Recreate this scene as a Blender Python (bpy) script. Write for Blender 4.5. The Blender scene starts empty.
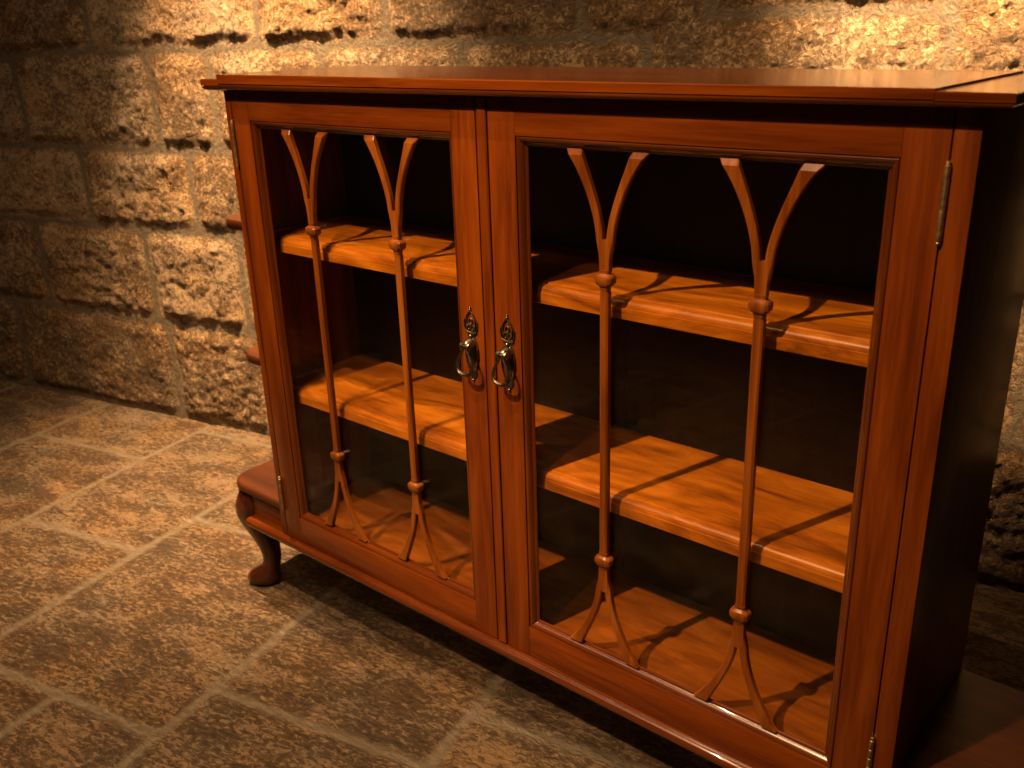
import bpy, bmesh, math, random
import numpy as np
from mathutils import Vector, Matrix

random.seed(7)
scene = bpy.context.scene
COL = scene.collection
Z0 = 0.225                     # floor to the bottom edge of the door glass
TH = 0.22657                   # the cabinet stands turned a little against wall and floor

# ------------------------------------------------------------------ materials
def new_mat(name):
    m = bpy.data.materials.new(name); m.use_nodes = True
    nt = m.node_tree
    for n in list(nt.nodes):
        nt.nodes.remove(n)
    out = nt.nodes.new('ShaderNodeOutputMaterial')
    return m, nt, out

def N(nt, typ, **kw):
    n = nt.nodes.new(typ)
    for k, v in kw.items():
        if k in n.inputs:
            n.inputs[k].default_value = v
        else:
            setattr(n, k, v)
    return n

def ramp(nt, fac, stops):
    r = nt.nodes.new('ShaderNodeValToRGB')
    els = r.color_ramp.elements
    while len(els) < len(stops):
        els.new(0.5)
    for e, (p, c) in zip(els, stops):
        e.position = p; e.color = (*c, 1)
    nt.links.new(fac, r.inputs['Fac'])
    return r.outputs['Color']

def wood(name, axis, dark, mid, light, rough=0.30, coat=0.22, figure=1.0, lo=0.50, hi=0.90, fine=0.35, cross=42, along=3.0, crough=0.10):
    m, nt, out = new_mat(name)
    L = nt.links.new
    tc = N(nt, 'ShaderNodeTexCoord')
    def mapped(cross, along):
        mp = N(nt, 'ShaderNodeMapping')
        s = [cross] * 3; s['xyz'.index(axis)] = along
        mp.inputs['Scale'].default_value = s
        L(tc.outputs['Object'], mp.inputs['Vector'])
        return mp.outputs['Vector']
    n1 = N(nt, 'ShaderNodeTexNoise', Scale=1.0, Detail=5.0, Roughness=0.6, Distortion=0.6 * figure)
    L(mapped(cross, along), n1.inputs['Vector'])
    n2 = N(nt, 'ShaderNodeTexNoise', Scale=1.0, Detail=3.0, Roughness=0.6)
    L(mapped(300, 14), n2.inputs['Vector'])
    mx = N(nt, 'ShaderNodeMath', operation='MULTIPLY_ADD')
    L(n2.outputs['Fac'], mx.inputs[0]); mx.inputs[1].default_value = fine; L(n1.outputs['Fac'], mx.inputs[2])
    col = ramp(nt, mx.outputs[0], [(lo, dark), (0.68, mid), (hi, light)])
    p = N(nt, 'ShaderNodeBsdfPrincipled')
    p.inputs['Roughness'].default_value = rough
    p.inputs['Coat Weight'].default_value = coat
    p.inputs['Coat Roughness'].default_value = crough
    p.inputs['IOR'].default_value = 1.38
    L(col, p.inputs['Base Color'])
    b = N(nt, 'ShaderNodeBump', Strength=0.06, Distance=0.0015)
    L(n2.outputs['Fac'], b.inputs['Height']); L(b.outputs[0], p.inputs['Normal'])
    L(p.outputs[0], out.inputs[0])
    return m

D, M_, LI = (0.080, 0.0145, 0.0012), (0.140, 0.0265, 0.0016), (0.205, 0.046, 0.003)
WOOD_Z = wood('mahogany_upright', 'z', D, M_, LI)
WOOD_X = wood('mahogany_lengthwise', 'x', D, M_, LI)
DG, MG, LG = (0.060, 0.012, 0.001), (0.092, 0.019, 0.0015), (0.135, 0.032, 0.003)  # darker than the frames: shadow in the glazing cove put into the colour
GLOSS_Z = wood('polished_moulding_upright', 'z', DG, MG, LG, rough=0.22, coat=0.8, crough=0.05)
GLOSS_X = wood('polished_moulding_lengthwise', 'x', DG, MG, LG, rough=0.22, coat=0.8, crough=0.05)
WOOD_TOP = wood('mahogany_top', 'x', D, M_, LI, rough=0.22, coat=0.6)
WOOD_Y = wood('mahogany_crosswise', 'y', (0.07, 0.014, 0.004), (0.12, 0.026, 0.007), (0.17, 0.042, 0.012))
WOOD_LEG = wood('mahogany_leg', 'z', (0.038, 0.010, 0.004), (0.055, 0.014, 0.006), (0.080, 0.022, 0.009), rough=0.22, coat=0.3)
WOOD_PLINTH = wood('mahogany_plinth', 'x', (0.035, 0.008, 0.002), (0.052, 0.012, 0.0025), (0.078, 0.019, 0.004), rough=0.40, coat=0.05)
WOOD_MUNTIN = wood('mahogany_muntin', 'z', (0.10, 0.022, 0.002), (0.17, 0.042, 0.004), (0.26, 0.078, 0.010))
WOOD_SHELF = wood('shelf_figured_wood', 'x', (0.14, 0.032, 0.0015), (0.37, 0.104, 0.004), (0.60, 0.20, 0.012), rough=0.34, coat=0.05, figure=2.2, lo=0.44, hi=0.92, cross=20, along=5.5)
WOOD_BOTTOM = wood('bottom_board_shaded_wood', 'x', (0.10, 0.024, 0.002), (0.22, 0.058, 0.004), (0.34, 0.10, 0.010), rough=0.34, coat=0.05, figure=2.2, lo=0.44, hi=0.92, cross=20, along=5.5)  # shelf wood darkened: weaker light low in the case put into its colour
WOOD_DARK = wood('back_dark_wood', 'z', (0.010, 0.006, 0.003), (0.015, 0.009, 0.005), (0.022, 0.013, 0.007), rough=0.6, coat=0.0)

def metal(name, c, rough):
    m, nt, out = new_mat(name)
    p = N(nt, 'ShaderNodeBsdfPrincipled')
    n = N(nt, 'ShaderNodeTexNoise', Scale=160.0, Detail=3.0)
    tc = N(nt, 'ShaderNodeTexCoord'); nt.links.new(tc.outputs['Object'], n.inputs['Vector'])
    col = ramp(nt, n.outputs['Fac'], [(0.3, tuple(x * 0.45 for x in c)), (0.62, c)])
    nt.links.new(col, p.inputs['Base Color'])
    p.inputs['Metallic'].default_value = 1.0; p.inputs['Roughness'].default_value = rough
    nt.links.new(p.outputs[0], out.inputs[0])
    return m
BRASS_OLD = metal('antique_brass', (0.24, 0.20, 0.15), 0.36)
BRASS = metal('hinge_brass', (0.62, 0.44, 0.20), 0.48)

def glass():
    m, nt, out = new_mat('clear_glass')
    # reflectance of a thin pane from the angle of view, the same on both of its faces
    L = nt.links.new
    ge = N(nt, 'ShaderNodeNewGeometry')
    dt = N(nt, 'ShaderNodeVectorMath', operation='DOT_PRODUCT'); L(ge.outputs['Incoming'], dt.inputs[0]); L(ge.outputs['Normal'], dt.inputs[1])
    ab = N(nt, 'ShaderNodeMath', operation='ABSOLUTE'); L(dt.outputs['Value'], ab.inputs[0])
    om = N(nt, 'ShaderNodeMath', operation='SUBTRACT'); om.inputs[0].default_value = 1.0; L(ab.outputs[0], om.inputs[1])
    pw = N(nt, 'ShaderNodeMath', operation='POWER'); L(om.outputs[0], pw.inputs[0]); pw.inputs[1].default_value = 5.0
    fr = N(nt, 'ShaderNodeMath', operation='MULTIPLY_ADD'); L(pw.outputs[0], fr.inputs[0]); fr.inputs[1].default_value = 0.965; fr.inputs[2].default_value = 0.030
    tr = N(nt, 'ShaderNodeBsdfTransparent', Color=(0.97, 0.96, 0.94, 1))
    gl = N(nt, 'ShaderNodeBsdfGlossy', Roughness=0.01, Color=(1, 1, 1, 1))
    mx = N(nt, 'ShaderNodeMixShader')
    L(fr.outputs[0], mx.inputs[0]); L(tr.outputs[0], mx.inputs[1]); L(gl.outputs[0], mx.inputs[2])
    nt.links.new(mx.outputs[0], out.inputs[0])
    return m
GLASS = glass()

def stone(name, c_dark, c_mid, c_light, mortar, s1, bump, bdist, wide, vary, stretch=(1, 1, 1)):
    m, nt, out = new_mat(name)
    L = nt.links.new
    tc = N(nt, 'ShaderNodeTexCoord')
    n1 = N(nt, 'ShaderNodeTexNoise', Scale=s1, Detail=6.0, Roughness=0.65, Distortion=0.4)
    n2 = N(nt, 'ShaderNodeTexNoise', Scale=s1 * 9, Detail=6.0, Roughness=0.7, Distortion=0.8)
    mp = N(nt, 'ShaderNodeMapping'); mp.inputs['Scale'].default_value = stretch; mp.inputs['Rotation'].default_value = (0, 0, 0.5)
    L(tc.outputs['Object'], mp.inputs['Vector'])
    for n in (n1, n2):
        L(mp.outputs['Vector'], n.inputs['Vector'])
    sid = N(nt, 'ShaderNodeAttribute', attribute_name='stone_tone')
    mor = N(nt, 'ShaderNodeAttribute', attribute_name='mortar')
    wd = N(nt, 'ShaderNodeMath', operation='MULTIPLY_ADD'); L(n1.outputs['Fac'], wd.inputs[0]); wd.inputs[1].default_value = wide; wd.inputs[2].default_value = 0.5 * (1.0 - wide)
    a = N(nt, 'ShaderNodeMath', operation='MULTIPLY_ADD'); L(n2.outputs['Fac'], a.inputs[0]); a.inputs[1].default_value = 0.9; L(wd.outputs[0], a.inputs[2])
    b = N(nt, 'ShaderNodeMath', operation='MULTIPLY_ADD'); L(sid.outputs['Fac'], b.inputs[0]); b.inputs[1].default_value = vary; L(a.outputs[0], b.inputs[2])
    col = ramp(nt, b.outputs[0], [(0.74, c_dark), (0.95, c_mid), (1.12, c_light)])
    # second, warmer tint in patches
    n3 = N(nt, 'ShaderNodeTexNoise', Scale=s1 * 0.45, Detail=3.0); L(tc.outputs['Object'], n3.inputs['Vector'])
    tint = ramp(nt, n3.outputs['Fac'], [(0.35, (0.94, 0.95, 1.0)), (0.65, (1.10, 0.94, 0.74))])
    mul = N(nt, 'ShaderNodeMix', data_type='RGBA', blend_type='MULTIPLY'); mul.inputs[0].default_value = 1.0
    L(col, mul.inputs[6]); L(tint, mul.inputs[7])
    mix = N(nt, 'ShaderNodeMix', data_type='RGBA')
    L(mor.outputs['Fac'], mix.inputs[0]); L(mul.outputs[2], mix.inputs[6])
    nm = N(nt, 'ShaderNodeTexNoise', Scale=70.0, Detail=5.0, Roughness=0.7); L(tc.outputs['Object'], nm.inputs['Vector'])
    L(ramp(nt, nm.outputs['Fac'], [(0.3, tuple(x * 0.72 for x in mortar)), (0.7, mortar)]), mix.inputs[7])
    p = N(nt, 'ShaderNodeBsdfPrincipled', Roughness=0.72)
    p.inputs['Specular IOR Level'].default_value = 0.35
    L(mix.outputs[2], p.inputs['Base Color'])
    bp = N(nt, 'ShaderNodeBump', Strength=bump, Distance=bdist)
    n4 = N(nt, 'ShaderNodeTexNoise', Scale=s1 * 6, Detail=8.0, Roughness=0.72, Distortion=1.2); L(mp.outputs['Vector'], n4.inputs['Vector'])
    L(n4.outputs['Fac'], bp.inputs['Height'])
    L(bp.outputs[0], p.inputs['Normal'])
    L(p.outputs[0], out.inputs[0])
    return m
STONE_W = stone('rock_faced_sandstone', (0.085, 0.053, 0.028), (0.27, 0.176, 0.095), (0.52, 0.385, 0.245), (0.26, 0.20, 0.132), 11.0, 1.0, 0.035, 0.5, 0.06)
STONE_F = stone('stone_flags', (0.060, 0.038, 0.021), (0.152, 0.099, 0.057), (0.33, 0.235, 0.145), (0.34, 0.265, 0.185), 13.0, 1.0, 0.024, 0.55, 0.02, (0.55, 1.25, 1.0))

# ------------------------------------------------------------------ object helpers
def link(name, me, parent=None, mats=(), loc=(0, 0, 0)):
    o = bpy.data.objects.new(name, me)
    COL.objects.link(o)
    for m in mats:
        me.materials.append(m)
    o.location = loc
    if parent is not None:
        o.parent = parent
    return o

def finish(name, bm, mats, parent=None, loc=(0, 0, 0), angle=32):
    bmesh.ops.recalc_face_normals(bm, faces=bm.faces)
    me = bpy.data.meshes.new(name)
    for f in bm.faces:
        f.smooth = True
    bm.to_mesh(me); bm.free()
    me.set_sharp_from_angle(angle=math.radians(angle))
    if not isinstance(mats, (list, tuple)):
        mats = [mats]
    return link(name, me, parent, mats, loc)

def add_box(bm, x0, x1, y0, y1, z0, z1, bev=0.0, mi=0, seg=2):
    vs = [bm.verts.new((x, y, z)) for z in (z0, z1) for y in (y0, y1) for x in (x0, x1)]
    fs = [bm.faces.new([vs[i] for i in q]) for q in ((0, 2, 3, 1), (4, 5, 7, 6), (0, 1, 5, 4), (2, 6, 7, 3), (0, 4, 6, 2), (1, 3, 7, 5))]
    for f in fs:
        f.material_index = mi
    if bev > 0:
        es = {e for f in fs for e in f.edges}
        r = bmesh.ops.bevel(bm, geom=list(es), offset=bev, segments=seg, profile=0.6, affect='EDGES')
        for f in r['faces']:
            f.material_index = mi

def loft(bm, rings, closed=True, cap=True, mi=0):
    R = [[bm.verts.new(p) for p in r] for r in rings]
    n = len(R[0])
    for a, b in zip(R, R[1:]):
        for i in range(n if closed else n - 1):
            j = (i + 1) % n
            try:
                bm.faces.new((a[i], a[j], b[j], b[i])).material_index = mi
            except ValueError:
                pass
    if cap:
        for r in (R[0], R[-1]):
            try:
                bm.faces.new(r).material_index = mi
            except ValueError:
                pass

def extrude_x(bm, prof, x0, x1, mi=0):
    loft(bm, [[(x0, y, z) for y, z in prof], [(x1, y, z) for y, z in prof]], mi=mi)

def tube(bm, pts, rad, n=10, closed=False, flat=1.0):
    P = [Vector(p) for p in pts]
    m = len(P)
    if not hasattr(rad, '__len__'):
        rad = [rad] * m
    rings = []; up = Vector((0, 1, 0.013))
    for i in range(m):
        a = P[(i - 1) % m] if (closed or i > 0) else P[i]
        b = P[(i + 1) % m] if (closed or i < m - 1) else P[i]
        t = (b - a).normalized()
        s = t.cross(up)
        if s.length < 1e-4:
            s = t.cross(Vector((1, 0, 0)))
        s.normalize(); u = s.cross(t).normalized()
        rings.append([P[i] + (s * math.cos(k * 2 * math.pi / n) + u * (flat * math.sin(k * 2 * math.pi / n))) * rad[i] for k in range(n)])
    if closed:
        rings.append(rings[0])
        R = [[bm.verts.new(p) for p in r] for r in rings[:-1]]
        R.append(R[0])
        for a, b in zip(R, R[1:]):
            for i in range(n):
                j = (i + 1) % n
                bm.faces.new((a[i], a[j], b[j], b[i]))
    else:
        loft(bm, rings)

def lathe(bm, c, axis, prof, n=16):
    # prof: (distance along axis, radius)
    ax = Vector(axis).normalized()
    s = ax.orthogonal().normalized(); u = ax.cross(s)
    c = Vector(c)
    rings = [[c + ax * d + (s * math.cos(k * 2 * math.pi / n) + u * math.sin(k * 2 * math.pi / n)) * max(r, 1e-5) for k in range(n)] for d, r in prof]
    loft(bm, rings)

def ball(bm, c, r, axis=(0, 0, 1), sq=1.0, n=12):
    lathe(bm, c, axis, [(-r * sq * math.cos(t * math.pi / 8), r * math.sin(t * math.pi / 8)) for t in range(9)], n)

def tag(o, label=None, cat=None, group=None, kind=None):
    if label: o['label'] = label
    if cat: o['category'] = cat
    if group: o['group'] = group
    if kind: o['kind'] = kind

# ------------------------------------------------------------------ noise for the stone relief
rng = np.random.default_rng(5)
PERM = rng.permutation(512).astype(np.int64)
GR = rng.uniform(-1, 1, (512, 2)); GR /= np.linalg.norm(GR, axis=1, keepdims=True)
def perlin(x, y):
    xi = np.floor(x).astype(np.int64); yi = np.floor(y).astype(np.int64)
    xf = x - xi; yf = y - yi
    def g(a, b):
        h = PERM[(PERM[(xi + a) & 511] + yi + b) & 511]
        return GR[h, 0] * (xf - a) + GR[h, 1] * (yf - b)
    u = xf ** 3 * (xf * (xf * 6 - 15) + 10); v = yf ** 3 * (yf * (yf * 6 - 15) + 10)
    return (g(0, 0) * (1 - u) + g(1, 0) * u) * (1 - v) + (g(0, 1) * (1 - u) + g(1, 1) * u) * v
def fbm(x, y, oct=4, gain=0.5):
    r = 0; a = 1; f = 1
    for k in range(oct):
        r = r + a * perlin(x * f + 17.3 * k, y * f + 5.1 * k); a *= gain; f *= 2.03
    return r
def ridged(x, y, oct=4):
    r = 0; a = 1; f = 1
    for k in range(oct):
        r = r + a * (0.5 - np.abs(perlin(x * f + 9.7 * k, y * f + 31 * k)) * 1.6); a *= 0.5; f *= 2.1
    return r
def sstep(a, b, x):
    t = np.clip((x - a) / (b - a), 0, 1); return t * t * (3 - 2 * t)

def relief(xs, ys, stones, gap, round_, edge, depth, amp, warp, mort_w):
    """height, mortar mask and tone of a field of stones given as rectangles"""
    X, Y = np.meshgrid(xs, ys)
    WX = X + warp * fbm(X * 9, Y * 9, 3) ; WY = Y + warp * fbm(X * 9 + 40, Y * 9 + 7, 3)
    sd = np.full(X.shape, -1.0); tone = np.zeros(X.shape); am = np.ones(X.shape); tx = np.zeros(X.shape); ty = np.zeros(X.shape)
    for i, (x0, x1, y0, y1) in enumerate(stones):
        cx, cy, hx, hy = (x0 + x1) / 2, (y0 + y1) / 2, (x1 - x0) / 2 - gap / 2, (y1 - y0) / 2 - gap / 2
        qx = np.abs(WX - cx) - hx + round_; qy = np.abs(WY - cy) - hy + round_
        d = round_ - (np.hypot(np.maximum(qx, 0), np.maximum(qy, 0)) + np.minimum(np.maximum(qx, qy), 0))
        r = random.Random(i * 13 + 5)
        up = d > sd
        sd = np.where(up, d, sd); tone = np.where(up, r.uniform(-1, 1), tone); am = np.where(up, r.uniform(0.7, 1.3), am)
        tx = np.where(up, r.uniform(-1, 1) * (X - cx), tx); ty = np.where(up, r.uniform(-1, 1) * (Y - cy), ty)
    body = sstep(0.0, edge, sd)
    rock = 0.7 * fbm(X * 7 + tone * 9, Y * 9, 3) + 0.6 * fbm(X * 24, Y * 28 + tone * 5, 4, 0.8) + 0.25 * ridged(X * 13, Y * 15 + tone, 3)
    h = body * (depth + amp * am * rock + 0.03 * (tx + ty) * (depth > 0.01)) + (1 - body) * 0.0015 * fbm(X * 40, Y * 40, 3)
    mortar = 1 - sstep(-mort_w, mort_w * 0.6, sd + 0.004 * fbm(X * 30, Y * 30, 3))
    return X, Y, h, mortar, tone

def grid_mesh(name, P, mortar, tone, mat):
    ny, nx, _ = P.shape
    idx = np.arange(ny * nx).reshape(ny, nx)
    q = np.stack([idx[:-1, :-1], idx[:-1, 1:], idx[1:, 1:], idx[1:, :-1]], -1).reshape(-1, 4)
    me = bpy.data.meshes.new(name)
    me.vertices.add(ny * nx); me.vertices.foreach_set('co', P.reshape(-1).astype(np.float32))
    me.loops.add(len(q) * 4); me.loops.foreach_set('vertex_index', q.reshape(-1).astype(np.int32))
    me.polygons.add(len(q))
    me.polygons.foreach_set('loop_start', (np.arange(len(q)) * 4).astype(np.int32))
    me.polygons.foreach_set('use_smooth', np.ones(len(q), bool))
    for nm, a in (('mortar', mortar), ('stone_tone', tone)):
        at = me.attributes.new(nm, 'FLOAT', 'POINT'); at.data.foreach_set('value', a.reshape(-1).astype(np.float32))
    me.update(); me.validate()
    return link(name, me, None, [mat])

def axis_(segs):
    r = []
    for a, b, s in segs:
        r.extend(np.arange(a, b - s * 0.3, s).tolist())
    r.append(segs[-1][1])
    return np.array(r)

# ------------------------------------------------------------------ the back wall
KS = 0.9905                       # the stones as measured, a touch smaller
OFF = (0.0076, -0.0083, 0.0)
YW = 0.785                        # wall plane, in the frame turned by TH
rows = [(0.0, 0.300, [-3.1, -2.65, -2.18, -1.505, -1.155, -0.66, -0.22, 0.31, 0.86, 1.4, 1.9]),
        (0.300, 0.567, [-3.1, -2.5, -1.992, -1.535, -1.192, -0.80, -0.33, 0.12, 0.66, 1.2, 1.9]),
        (0.567, 0.784, [-3.1, -2.3, -1.735, -1.325, -0.98, -0.5, -0.02, 0.5, 0.95, 1.5, 1.9]),
        (0.784, 1.034, [-3.1, -2.45, -1.942, -1.417, -1.208, -0.855, -0.480, -0.066])]
stones = [(a, b, z0, z1) for z0, z1, xs in rows for a, b in zip(xs, xs[1:])]
stones += [(-0.066, 0.468, 0.784, 1.068), (0.468, 1.02, 0.784, 1.11), (1.02, 1.5, 0.784, 1.04), (1.5, 1.9, 0.784, 1.04)]
stones += [(a, b, 1.034, 1.29) for a, b in zip([-3.1, -2.2, -1.610, -1.037, -0.672, -0.205], [-2.2, -1.610, -1.037, -0.672, -0.205, 0.05])]
stones += [(0.05, 0.468, 1.068, 1.29), (0.468, 1.02, 1.11, 1.29), (1.02, 1.5, 1.04, 1.29), (1.5, 1.9, 1.04, 1.29)]
z = 1.29
rr = random.Random(3)
while z < 2.6:
    h = rr.uniform(0.2, 0.29); x = -3.1
    while x < 1.9:
        w = rr.uniform(0.3, 0.6); stones.append((x, min(x + w, 1.9), z, z + h)); x += w
    z += h
xs = axis_([(-2.9, -2.35, 0.03), (-2.35, 0.72, 0.0062), (0.72, 1.7, 0.025)])
zs = axis_([(0.0, 1.22, 0.0062), (1.22, 2.6, 0.03)])
X, Y, Hh, mo, to = relief(xs, zs, stones, 0.020, 0.03, 0.028, 0.0085, 0.0095, 0.008, 0.006)
P = np.stack([X, YW - Hh, Y], -1)
wall = grid_mesh('wall_back', P, mo, to, STONE_W)
wall.rotation_euler.z = TH; wall.scale = (KS,) * 3; wall.location = OFF
tag(wall, kind='structure')

# ------------------------------------------------------------------ the floor
strips = [(-3.1, -2.7, [-2.2, -1.4, -0.9, -0.3, 0.2, 0.83]), (-2.7, -2.26, [-2.2, -1.6, -1.0, -0.4, 0.3, 0.83]),
          (-2.26, -1.822, [-2.2, -1.5, -0.8, -0.15, 0.36, 0.83]), (-1.822, -1.390, [-2.2, -1.5, -0.8, -0.2, 0.524, 0.83]),
          (-1.390, -1.012, [-2.2, -1.4, -0.9, -0.40, 0.17, 0.735, 0.83]), (-1.012, -0.520, [-0.234, 0.336, 0.83]),
          (-1.012, -0.762, [-2.2, -1.4, -0.8, -0.234]), (-0.762, -0.520, [-2.2, -1.3, -0.7, -0.234]),
          (-0.520, -0.083, [-2.2, -1.5, -1.0, -0.55, -0.106, 0.45, 0.83]), (-0.083, 0.36, [-2.2, -1.5, -0.9, -0.4, 0.03, 0.5, 0.83]),
          (0.36, 0.82, [-2.2, -1.5, -0.9, -0.25, 0.3, 0.83]), (0.82, 1.3, [-2.2, -1.5, -0.8, -0.1, 0.45, 0.83]), (1.3, 1.9, [-2.2, -1.4, -0.6, 0.1, 0.83])]
flags = [(a, b, y0, y1) for a, b, ys in strips for y0, y1 in zip(ys, ys[1:])]
xs = axis_([(-2.9, -2.4, 0.04), (-2.4, 0.4, 0.0075), (0.4, 1.7, 0.04)])
ys = axis_([(-2.1, -0.5, 0.03), (-0.5, 0.82, 0.0075)])
X, Y, Hh, mo, to = relief(xs, ys, flags, 0.020, 0.012, 0.012, 0.003, 0.0022, 0.006, 0.007)
P = np.stack([X, Y, Hh - 0.0035], -1)
floor = grid_mesh('floor', P, mo, to, STONE_F)
floor.rotation_euler.z = TH; floor.scale = (KS,) * 3; floor.location = OFF
tag(floor, kind='structure')

# ------------------------------------------------------------------ the cabinet
cab = bpy.data.objects.new('display_cabinet', None)
COL.objects.link(cab)
cab.empty_display_size = 0.2
tag(cab, 'red-brown mahogany display cabinet with two glazed doors standing before the stone wall', 'cabinet')
def part(name, bm, mats, parent=None, label=None, angle=32):
    o = finish(name, bm, mats, parent or cab, (0, 0, Z0) if parent is None else (0, 0, 0), angle)
    if label: o['label'] = label
    return o

XL, XR, YB = -0.547, 0.574, 0.265
# side panels
for a, b in ((XL, -0.5325), (0.5510, XR)):
    bm = bmesh.new(); add_box(bm, a, b, 0.0, YB, -0.052, 0.746, 0.0012); part('side_panel', bm, WOOD_Z)
bm = bmesh.new()
add_box(bm, -0.5325, 0.0745, 0.2145, 0.2235, -0.05, 0.746, 0.0006)
add_box(bm, 0.0760, 0.5510, 0.2145, 0.2235, -0.05, 0.746, 0.0006)
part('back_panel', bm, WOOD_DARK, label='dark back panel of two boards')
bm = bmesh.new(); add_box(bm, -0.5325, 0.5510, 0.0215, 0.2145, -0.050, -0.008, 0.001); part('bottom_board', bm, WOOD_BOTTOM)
bm = bmesh.new(); add_box(bm, -0.5325, 0.5510, 0.0215, 0.2145, 0.728, 0.746, 0.001); part('ceiling_board', bm, WOOD_X)
# inner shelves with a moulded front edge
for zt in (0.5140, 0.2470):
    YS = -0.0245
    prof = [(0.2140, zt), (0.0605 + YS, zt), (0.0598 + YS, zt - 0.0015), (0.0565 + YS, zt - 0.0020)]
    for k in range(1, 7):
        t = k / 6 * math.pi / 2
        prof.append((0.0565 + YS - 0.0075 * math.sin(t), zt - 0.0020 - 0.0085 * (1 - math.cos(t))))
    prof += [(0.0490 + YS, zt - 0.0113), (0.0480 + YS, zt - 0.0117), (0.0480 + YS, zt - 0.0252), (0.0486 + YS, zt - 0.0258), (0.2140, zt - 0.0258)]
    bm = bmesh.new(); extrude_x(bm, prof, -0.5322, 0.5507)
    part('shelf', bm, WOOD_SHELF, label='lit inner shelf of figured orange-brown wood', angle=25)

# top: raised centre board between two end boards, with a moulding below
def slab(bm, x0, x1, yf, yb, ztl, ztr, zb, fx0=1, fx1=1):
    # rings from the top face down: (inset, fraction of the thickness)
    steps = [(0.0012, 1.0), (0.0, 0.94), (0.0, 0.44), (0.0008, 0.42), (0.0032, 0.415), (0.0032, 0.385), (0.0016, 0.38)]
    for k in range(0, 8):
        t = k / 7 * math.pi / 2
        steps.append((0.0008 + 0.0100 * (1 - math.cos(t)), 0.37 * (1 - math.sin(t))))
    def zz(x, fr):
        u = (x - x0) / (x1 - x0)
        return zb + (ztl + (ztr - ztl) * u - zb) * fr
    loft(bm, [[(x0 + i * fx0, yf + i, zz(x0, fr)), (x1 - i * fx1, yf + i, zz(x1, fr)), (x1 - i * fx1, yb, zz(x1, fr)), (x0 + i * fx0, yb, zz(x0, fr))] for i, fr in steps])
bm = bmesh.new(); slab(bm, -0.530, 0.537, -0.0202, 0.268, 0.7690, 0.7612, 0.7450, 0, 0)
part('top_board', bm, WOOD_TOP, angle=25)
bm = bmesh.new(); slab(bm, -0.578, -0.5302, -0.0192, 0.268, 0.7620, 0.7620, 0.7445, 1, 0)
part('end_board', bm, WOOD_TOP, angle=25)
bm = bmesh.new(); slab(bm, 0.5372, 0.6005, -0.0197, 0.268, 0.7592, 0.7580, 0.7447, 0, 1)
part('end_board', bm, WOOD_TOP, angle=25)

# outline of a side shelf or plinth board with a rounded outer front corner (s = -1 left, +1 right)
def wing(s, xin, xout, yf, yb, r, inset=0.0, n=8):
    xo = xout - inset; y0 = yf + inset; rr_ = max(r - inset, 0.004)
    pts = [(xin, yb), (xin, y0)]
    for k in range(n + 1):
        t = k / n * math.pi / 2
        pts.append((xo - rr_ + rr_ * math.sin(t), y0 + rr_ - rr_ * math.cos(t)))
    pts.append((xo, yb))
    return [(s * x, y) for x, y in pts]
def wing_board(name, s, xin, xout, yf, yb, r, zt, zb, nose, mat):
    th = zt - zb; bm = bmesh.new(); rings = []
    for k in range(9):
        t = -math.pi / 2 + k / 8 * math.pi
        ins = nose * (1 - math.cos(t)); zz = zb + th * (0.5 + 0.5 * math.sin(t))
        rings.append([(x, y, zz) for x, y in wing(s, xin, xout, yf, yb, r, ins)])
    # a fine raised line near the upper edge
    rings.append([(x, y, zt) for x, y in wing(s, xin, xout, yf, yb, r, nose + 0.003)])
    loft(bm, rings)
    return part(name, bm, mat, angle=28)
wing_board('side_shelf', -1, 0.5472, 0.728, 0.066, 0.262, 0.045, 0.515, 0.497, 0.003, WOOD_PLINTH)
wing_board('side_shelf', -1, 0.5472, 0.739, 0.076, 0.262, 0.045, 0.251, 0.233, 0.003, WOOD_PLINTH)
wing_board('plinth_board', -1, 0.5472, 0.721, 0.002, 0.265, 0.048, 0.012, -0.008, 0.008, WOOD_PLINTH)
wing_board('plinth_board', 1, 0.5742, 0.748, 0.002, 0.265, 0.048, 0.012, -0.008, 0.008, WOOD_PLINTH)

# aprons under the plinth boards and under the carcass
for a, b in ((-0.700, -0.5475), (0.5745, 0.727)):
    bm = bmesh.new(); add_box(bm, a, b, 0.012, 0.026, -0.052, -0.0075, 0.001); part('apron', bm, WOOD_X)
for x in (-0.716, 0.730):
    bm = bmesh.new(); add_box(bm, x, x + 0.014, 0.045, 0.235, -0.052, -0.0075, 0.001); part('apron', bm, WOOD_Y)
bm = bmesh.new(); add_box(bm, -0.69, 0.715, 0.24, 0.256, -0.062, -0.0505 , 0.001); part('apron', bm, WOOD_X)
# bullnose moulding along the foot of the front, and its returns
def nose_profile():
    p = [(0.020, -0.0515), (0.0, -0.0515), (-0.0045, -0.0520)]
    for k in range(0, 9):
        t = k / 8 * math.pi
        p.append((-0.0055 - 0.0065 * math.sin(t), -0.0600 + 0.0075 * math.cos(t)))
    p += [(-0.001, -0.0685), (0.020, -0.0685)]
    return p
bm = bmesh.new(); extrude_x(bm, nose_profile(), -0.652, 0.679); part('base_moulding', bm, GLOSS_X, angle=25)
for s, x in ((-1, -0.7165), (1, 0.7445)):
    bm = bmesh.new(); pr = nose_profile()
    loft(bm, [[(x - s * yy + (0 if s < 0 else 0), y, zz) for yy, zz in pr] for y in (0.045, 0.235)])
    part('base_moulding', bm, WOOD_Y, angle=25)
bm = bmesh.new(); add_box(bm, -0.69, 0.72, 0.021, 0.24, -0.068, -0.0535, 0.001); part('base_board', bm, WOOD_DARK)

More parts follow.
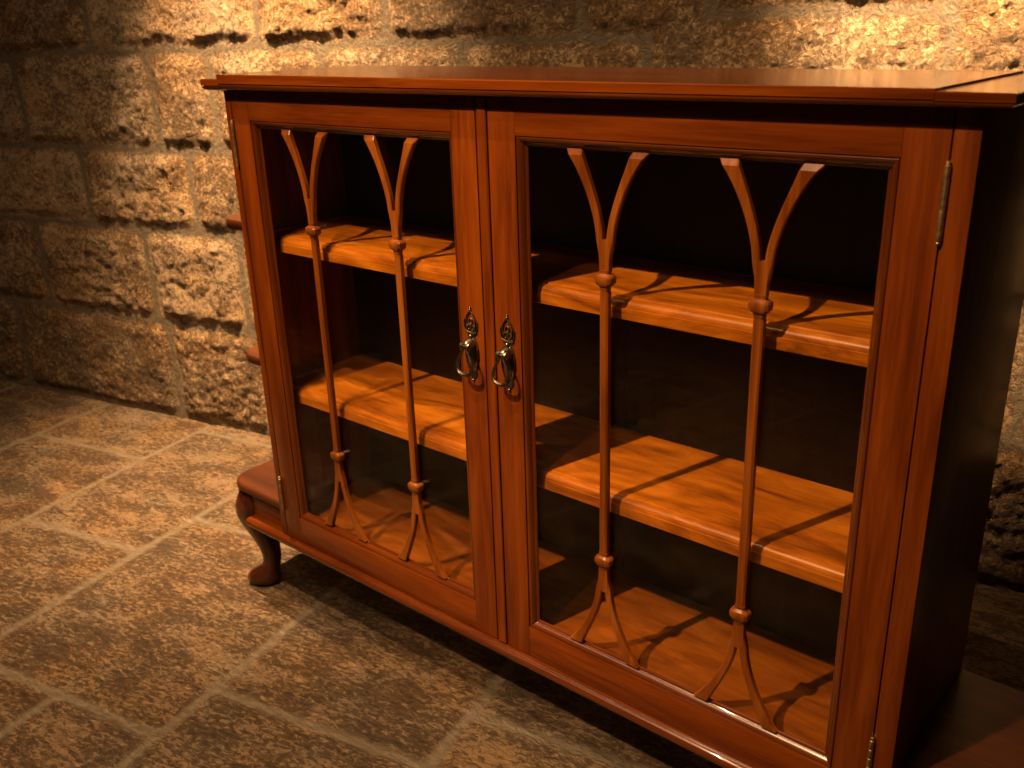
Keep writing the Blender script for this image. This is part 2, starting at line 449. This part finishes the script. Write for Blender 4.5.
# cabriole legs
def cabriole(cx, cy, dx, dy):
    d = Vector((dx, dy, 0)).normalized()
    bm = bmesh.new(); rings = []
    # height, outward offset, half width, squareness
    S = [(-0.0080, -0.001, 0.0240, 5.0), (-0.022, 0.004, 0.0280, 4.5), (-0.042, 0.0085, 0.0310, 4.0), (-0.060, 0.0095, 0.0315, 3.6), (-0.078, 0.0075, 0.0300, 3.2), (-0.098, 0.0025, 0.0270, 2.9),
         (-0.120, -0.0045, 0.0235, 2.6), (-0.142, -0.0100, 0.0205, 2.4), (-0.162, -0.0130, 0.0188, 2.2), (-0.178, -0.0128, 0.0182, 2.0), (-0.189, -0.0095, 0.0190, 2.0)]
    n = 28
    def ring(zz, off, h, e, stretch=1.0):
        r = []
        for k in range(n):
            t = 2 * math.pi * k / n
            c, s = math.cos(t), math.sin(t)
            q = (abs(c) ** e + abs(s) ** e) ** (-1 / e)
            v = Vector((c * q * h, s * q * h, 0))
            v += d * (v.dot(d)) * (stretch - 1.0)
            r.append((cx + d.x * off + v.x, cy + d.y * off + v.y, zz))
        return r
    for zz, off, h, e in S:
        rings.append(ring(zz, off, h, e))
    for zz, off, h, st in ((-0.1975, -0.0030, 0.0210, 1.10), (-0.2050, 0.0035, 0.0240, 1.22), (-0.2130, 0.0075, 0.0262, 1.28), (-0.2205, 0.0085, 0.0268, 1.30), (-0.2270, 0.0078, 0.0256, 1.28), (-0.2318, 0.0060, 0.0228, 1.24), (-0.2345, 0.0040, 0.0185, 1.18)):
        rings.append(ring(zz, off, h, 2.0, st))
    rings = [[(x, y, zz if zz > -0.06 else -0.06 + (zz + 0.06) * 0.943) for x, y, zz in q] for q in rings]
    loft(bm, rings)
    return part('cabriole_leg', bm, WOOD_LEG, angle=60)
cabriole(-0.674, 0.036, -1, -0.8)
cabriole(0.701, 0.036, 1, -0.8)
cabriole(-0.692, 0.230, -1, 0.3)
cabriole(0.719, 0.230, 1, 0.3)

# ------------------------------------------------------------------ doors
ZT, ZB = 0.7435, -0.0500
GY = 0.0105
def arm_pts(cx, s, z_tip, z_crotch, z_end, tip_c, tip_w, top):
    """centre x, width and z of one arm of a forked glazing bar"""
    res = []
    for k in range(4):
        u = k / 4
        res.append((cx + s * (0.0030 + 0.0042 * u), 0.0090, z_end + (z_crotch - z_end) * u))
    for k in range(17):
        u = k / 16
        res.append((cx + s * (0.0072 + (tip_c - 0.0072) * u ** 1.6), 0.0092 + 0.0025 * u + (tip_w - 0.0117) * u ** 5, z_crotch + (z_tip - z_crotch) * u))
    return res
def bar(bm, pts, yf, yb, ch=0.0016, tipslope=None):
    rings = []
    for i, (x, w, zz) in enumerate(pts):
        f = yf; e = yb
        if tipslope and i >= len(pts) - tipslope[0]:
            f = yf + tipslope[1] * (i - len(pts) + 1 + tipslope[0]) / tipslope[0]
        rings.append([(x - w / 2, e, zz), (x - w / 2, f + ch * 0.7, zz), (x - w / 2 + ch, f, zz), (x + w / 2 - ch, f, zz), (x + w / 2, f + ch * 0.7, zz), (x + w / 2, e, zz)])
    loft(bm, rings)
def knob(bm, cx, zc):
    prof = [(-0.0125, 0.0060), (-0.0112, 0.0066), (-0.0090, 0.0066), (-0.0078, 0.0074), (-0.0062, 0.0100), (-0.0035, 0.0118), (0.0005, 0.0124), (0.0035, 0.0122), (0.0055, 0.0110), (0.0072, 0.0080), (0.0080, 0.0066), (0.0105, 0.0064), (0.0125, 0.0068)]
    n = 20; rings = []
    for dz, r in prof:
        ring = []
        for k in range(n):
            t = 2 * math.pi * k / n; c, s = math.cos(t), math.sin(t); q = (abs(c) ** 4 + abs(s) ** 4) ** (-1 / 4)
            ring.append((cx + c * q * r, 0.0062 + s * q * r * 0.72, zc + dz))
        rings.append(ring)
    loft(bm, rings)
def make_muntin(cx, half):
    bm = bmesh.new()
    yf, yb = 0.0030, GY - 0.0003
    kt, kb = 0.5395, 0.1575
    for s in (-1, 1):
        bar(bm, arm_pts(cx, s, 0.6885, 0.586, 0.566, half - 0.011, 0.0225, True), yf, yb, tipslope=(1, 0.0045))
        bar(bm, arm_pts(cx, s, 0.0120, 0.112, 0.130, half - 0.010, 0.0205, False), yf, yb)
    # stems between the forks and the knobs
    bar(bm, [(cx, 0.0135, 0.549), (cx, 0.0142, 0.562), (cx, 0.0165, 0.577), (cx, 0.0150, 0.5875)], yf - 0.0002, yb, 0.0006)
    bar(bm, [(cx, 0.0112, 0.1465), (cx, 0.0135, 0.1462), (cx, 0.0140, 0.136), (cx, 0.0165, 0.121), (cx, 0.0150, 0.1105)], yf - 0.0004, yb, 0.0006)
    # slender bar between the knobs
    bar(bm, [(cx, 0.0085, 0.5295), (cx, 0.0120, 0.523), (cx, 0.0116, 0.34), (cx, 0.0120, 0.170)], yf - 0.001, yb, 0.0024)
    knob(bm, cx, kt); knob(bm, cx, kb)
    return bm

def make_door(x0, x1, ox0, ox1, hinge_x, handle_x, strip):
    bm = bmesh.new()
    add_box(bm, x0, ox0, 0.0, 0.021, ZB, ZT, 0.0009, 0)
    add_box(bm, ox1, x1, 0.0, 0.021, ZB, ZT, 0.0009, 0)
    add_box(bm, ox0, ox1, 0.0001, 0.0208, ZB, 0.0, 0.0004, 1)
    add_box(bm, ox0, ox1, 0.0001, 0.0208, 0.70, ZT, 0.0004, 1)
    door = finish('door', bm, [WOOD_Z, WOOD_X], cab, (0, 0, Z0))
    # mitred glazing moulding round the pane
    pr = [(0.0, 0.0105), (0.0, 0.0032), (0.0010, 0.0032), (0.0012, 0.0012), (0.0022, 0.0008), (0.0034, 0.0011), (0.0048, 0.0020), (0.0062, 0.0032), (0.0076, 0.0048), (0.0088, 0.0064), (0.0092, 0.0074), (0.0106, 0.0079), (0.0114, 0.0086), (0.0125, 0.0096), (0.0125, 0.0105)]
    bm = bmesh.new()
    rings = [[(ox0 + i, y, 0.0 + i), (ox1 - i, y, 0.0 + i), (ox1 - i, y, 0.70 - i), (ox0 + i, y, 0.70 - i)] for i, y in pr]
    loft(bm, rings, cap=False)
    bm.faces.ensure_lookup_table()
    for f in bm.faces:
        c = f.calc_center_median()
        f.material_index = 1 if (c.z < 0.013 or c.z > 0.687) else 0
    part('glazing_moulding', bm, [GLOSS_Z, GLOSS_X], door, angle=25)
    bm = bmesh.new(); add_box(bm, ox0 + 0.0005, ox1 - 0.0005, GY + 0.0002, GY + 0.0032, 0.0005, 0.6995); part('glass_pane', bm, GLASS, door, 'clear glass pane')
    w = ox1 - ox0; c = (ox0 + ox1) / 2
    for s in (-1, 1):
        part('glazing_bar', make_muntin(c + s * w * 0.2175, 0.0555 * (1.02 if w > 0.44 else 0.985)), WOOD_MUNTIN, door, angle=22)
    # hinges
    for zc, hh in ((0.6625, 0.0335), (0.0370, 0.0310)):
        bm = bmesh.new()
        pf = [(-hh - 0.004, 0.0003), (-hh - 0.0035, 0.0020), (-hh - 0.0015, 0.0024), (-hh, 0.0016)]
        for k in range(5):
            a = -hh + 2 * hh * k / 5; b = -hh + 2 * hh * (k + 1) / 5
            pf += [(a + 0.0004, 0.0029), (b - 0.0004, 0.0029), (b, 0.0023)]
        pf += [(hh, 0.0016), (hh + 0.0015, 0.0024), (hh + 0.0035, 0.0020), (hh + 0.004, 0.0003)]
        lathe(bm, (hinge_x, -0.0022, zc), (0, 0, 1), pf, 12)
        add_box(bm, hinge_x - 0.0007, hinge_x + 0.0007, -0.001, 0.016, zc - hh, zc + hh)
        part('hinge', bm, BRASS, door, 'brass butt hinge')
    # pierced back plate
    X = handle_x
    bm = bmesh.new()
    half = [(0.4385, 0.0078), (0.4355, 0.0082), (0.4325, 0.0058), (0.428, 0.0056), (0.4235, 0.0068), (0.417, 0.0066), (0.409, 0.0050), (0.401, 0.0042), (0.393, 0.0038), (0.3865, 0.0042), (0.3835, 0.0058), (0.380, 0.0080), (0.3755, 0.0076), (0.3725, 0.0046), (0.3700, 0.0020)]
    fr = [(X + w_, zz) for zz, w_ in half] + [(X - w_, zz) for zz, w_ in reversed(half)]
    loft(bm, [[(x, 0.0, zz) for x, zz in fr], [(x, -0.0010, zz) for x, zz in fr], [(X + (x - X) * 0.9, -0.0017, zz) for x, zz in fr]])
    ball(bm, (X, -0.001, 0.3682), 0.0022)
    # rim scrolls down both sides
    for s in (-1, 1):
        tube(bm, [(X + s * a, -0.0016, zz) for a, zz in ((0.0050, 0.4300), (0.0085, 0.4245), (0.0112, 0.4140), (0.0116, 0.4040), (0.0100, 0.3940), (0.0066, 0.3850))], 0.0010, 8)
        tube(bm, [(X + s * a, -0.0012, zz) for a, zz in ((0.0086, 0.4375), (0.0112, 0.4440), (0.0116, 0.4520), (0.0098, 0.4560), (0.0086, 0.4510), (0.0070, 0.4430))], 0.0011, 8)
        tube(bm, [(X + s * a, -0.0012, zz) for a, zz in ((0.0070, 0.4400), (0.0082, 0.4520), (0.0066, 0.4600), (0.0034, 0.4645), (0.0, 0.4672))], 0.0011, 8)
        tube(bm, [(X + s * 0.0033 + 0.0026 * math.cos(k * math.pi / 5), -0.0012, 0.4440 + 0.0034 * math.sin(k * math.pi / 5)) for k in range(10)], 0.0009, 6, closed=True)
    tube(bm, [(X + 0.0032 * math.cos(k * math.pi / 6), -0.0012, 0.4525 + 0.0042 * math.sin(k * math.pi / 6)) for k in range(12)], 0.0010, 6, closed=True)
    tube(bm, [(X - 0.0098, -0.0014, 0.4385), (X - 0.005, -0.002, 0.4372), (X, -0.0022, 0.4366), (X + 0.005, -0.002, 0.4372), (X + 0.0098, -0.0014, 0.4385)], 0.0016, 8)
    ball(bm, (X, -0.0014, 0.4690), 0.0019); ball(bm, (X, -0.0014, 0.4722), 0.0012)
    ball(bm, (X, -0.0024, 0.4320), 0.0030)
    # boss with the knuckle that carries the drop
    lathe(bm, (X, 0.0, 0.4215), (0, -1, 0.0), [(0.0, 0.0090), (0.003, 0.0086), (0.007, 0.0078), (0.0105, 0.0068), (0.0135, 0.0056), (0.0155, 0.0032), (0.0162, 0.0002)], 18)
    lathe(bm, (X, -0.0130, 0.4205), (1, 0, 0), [(-0.0098, 0.0006), (-0.0094, 0.0034), (-0.0080, 0.0052), (-0.0060, 0.0058), (-0.0035, 0.0056), (-0.0024, 0.0046), (-0.0020, 0.0030), (0.0020, 0.0030), (0.0024, 0.0046), (0.0035, 0.0056), (0.0060, 0.0058), (0.0080, 0.0052), (0.0094, 0.0034), (0.0098, 0.0006)], 16)
    part('handle_plate', bm, BRASS_OLD, door, 'pierced antique brass handle plate')
    bm = bmesh.new()
    hp = [(0.0012, 0.4215), (0.0034, 0.4160), (0.0070, 0.4095), (0.0108, 0.4020), (0.0132, 0.3950), (0.0128, 0.3880), (0.0090, 0.3832), (0.0032, 0.3815)]
    pts = [(X + a, -0.0150 - (0.4205 - zz) * 0.10, zz) for a, zz in hp] + [(X - a, -0.0150 - (0.4205 - zz) * 0.10, zz) for a, zz in reversed(hp)]
    rd = [0.0021, 0.0020, 0.0020, 0.0021, 0.0024, 0.0027, 0.0029, 0.0030]
    tube(bm, pts, rd + rd[::-1], 10, closed=True)
    part('drop_pull', bm, BRASS_OLD, door, 'antique brass drop ring of the handle')
    if strip:
        bm = bmesh.new()
        prf = [(-0.0105, 0.02), (-0.0105, 0.0015), (-0.0088, 0.0035), (-0.0080, -0.0002), (-0.0068, -0.0014), (0.0062, -0.0014), (0.0078, -0.0002), (0.0080, 0.02)]
        loft(bm, [[(x, y, zz) for x, y in prf] for zz in (ZB + 0.001, ZT - 0.001)])
        part('closing_strip', bm, WOOD_Z, door)
    return door
make_door(-0.5305, -0.0110, -0.4864, -0.0533, -0.5312, -0.0335, True)
make_door(0.0100, 0.5497, 0.0533, 0.5084, 0.5503, 0.0318, False)

# ------------------------------------------------------------------ camera
def rotm(yaw, pitch, roll):
    cy, sy, cp, sp = math.cos(yaw), math.sin(yaw), math.cos(pitch), math.sin(pitch)
    f = Vector((sy * cp, cy * cp, sp)); r = Vector((cy, -sy, 0)); u = r.cross(f)
    cr, sr = math.cos(roll), math.sin(roll)
    return cr * r + sr * u, -sr * r + cr * u, f
r, u, f = rotm(-0.715342, -0.362287, -0.033756)
cam = bpy.data.cameras.new('camera')
co = bpy.data.objects.new('camera', cam); COL.objects.link(co)
mw = Matrix(((r.x, u.x, -f.x, 0.799237), (r.y, u.y, -f.y, -0.878798), (r.z, u.z, -f.z, 0.818396 + Z0), (0, 0, 0, 1)))
co.matrix_world = mw
cam.sensor_width = 36; cam.lens = 933.02 / 1024 * 36
cam.clip_start = 0.02
cam.dof.use_dof = True; cam.dof.focus_distance = 1.25; cam.dof.aperture_fstop = 9.0
scene.camera = co

# ------------------------------------------------------------------ light: warm ceiling spots and added fill lights
WARM = (1.0, 0.62, 0.30)
def turned(xr, yr, z):
    c, s = math.cos(TH), math.sin(TH)
    return Vector((c * xr - s * yr, s * xr + c * yr, z))
def spot(name, loc, target, power, angle, blend=0.6, size=0.02, color=WARM):
    l = bpy.data.lights.new(name, 'SPOT'); l.energy = power; l.spot_size = math.radians(angle); l.spot_blend = blend
    l.shadow_soft_size = size; l.color = color
    o = bpy.data.objects.new(name, l); COL.objects.link(o)
    o.location = loc
    o.rotation_euler = (Vector(target) - Vector(loc)).to_track_quat('-Z', 'Y').to_euler()
    return o
spot('ceiling_or_fill_spot', (-0.75, -3.2, 4.8), (0.03, 0.0, 1.00), 1900, 18.5, 1.0, 0.045)
spot('ceiling_or_fill_spot', (0.30, -2.0, 3.4), (-0.1, 0.1, 0.85), 60, 40, 1.0, 0.02)
spot('ceiling_or_fill_spot', turned(-0.92, 0.24, 2.2), turned(-0.94, 0.66, 0.35), 880, 54, 1.0, 0.014)
spot('ceiling_or_fill_spot', turned(0.50, 0.28, 2.1), turned(0.50, 0.785, 1.24), 1050, 38, 1.0, 0.014)
spot('ceiling_or_fill_spot', (-0.72, -0.75, 3.2), (-0.88, -0.12, 0.1), 310, 66, 1.0, 0.016)
spot('ceiling_or_fill_spot', (-0.25, -1.25, 3.2), (-0.30, -0.66, 0.0), 400, 46, 1.0, 0.016)  # added fill spot, brightens the floor in front and its reflection in the glass
# added long area light in front, there to draw a streak along the mouldings
al = bpy.data.lights.new('streak_fill_light', 'AREA'); al.shape = 'RECTANGLE'; al.size = 3.0; al.size_y = 0.35; al.energy = 17.0; al.color = (1.0, 0.74, 0.52)
ao = bpy.data.objects.new('streak_fill_light', al); COL.objects.link(ao); ao.location = (-1.0, -2.2, 3.3)

w = bpy.data.worlds.new('world'); scene.world = w; w.use_nodes = True
bg = w.node_tree.nodes['Background']
bg.inputs['Color'].default_value = (1.0, 0.66, 0.38, 1); bg.inputs['Strength'].default_value = 0.012

vs = scene.view_settings
vs.view_transform = 'Standard'; vs.look = 'None'; vs.exposure = 0.0; vs.gamma = 1.0; vs.use_curve_mapping = False
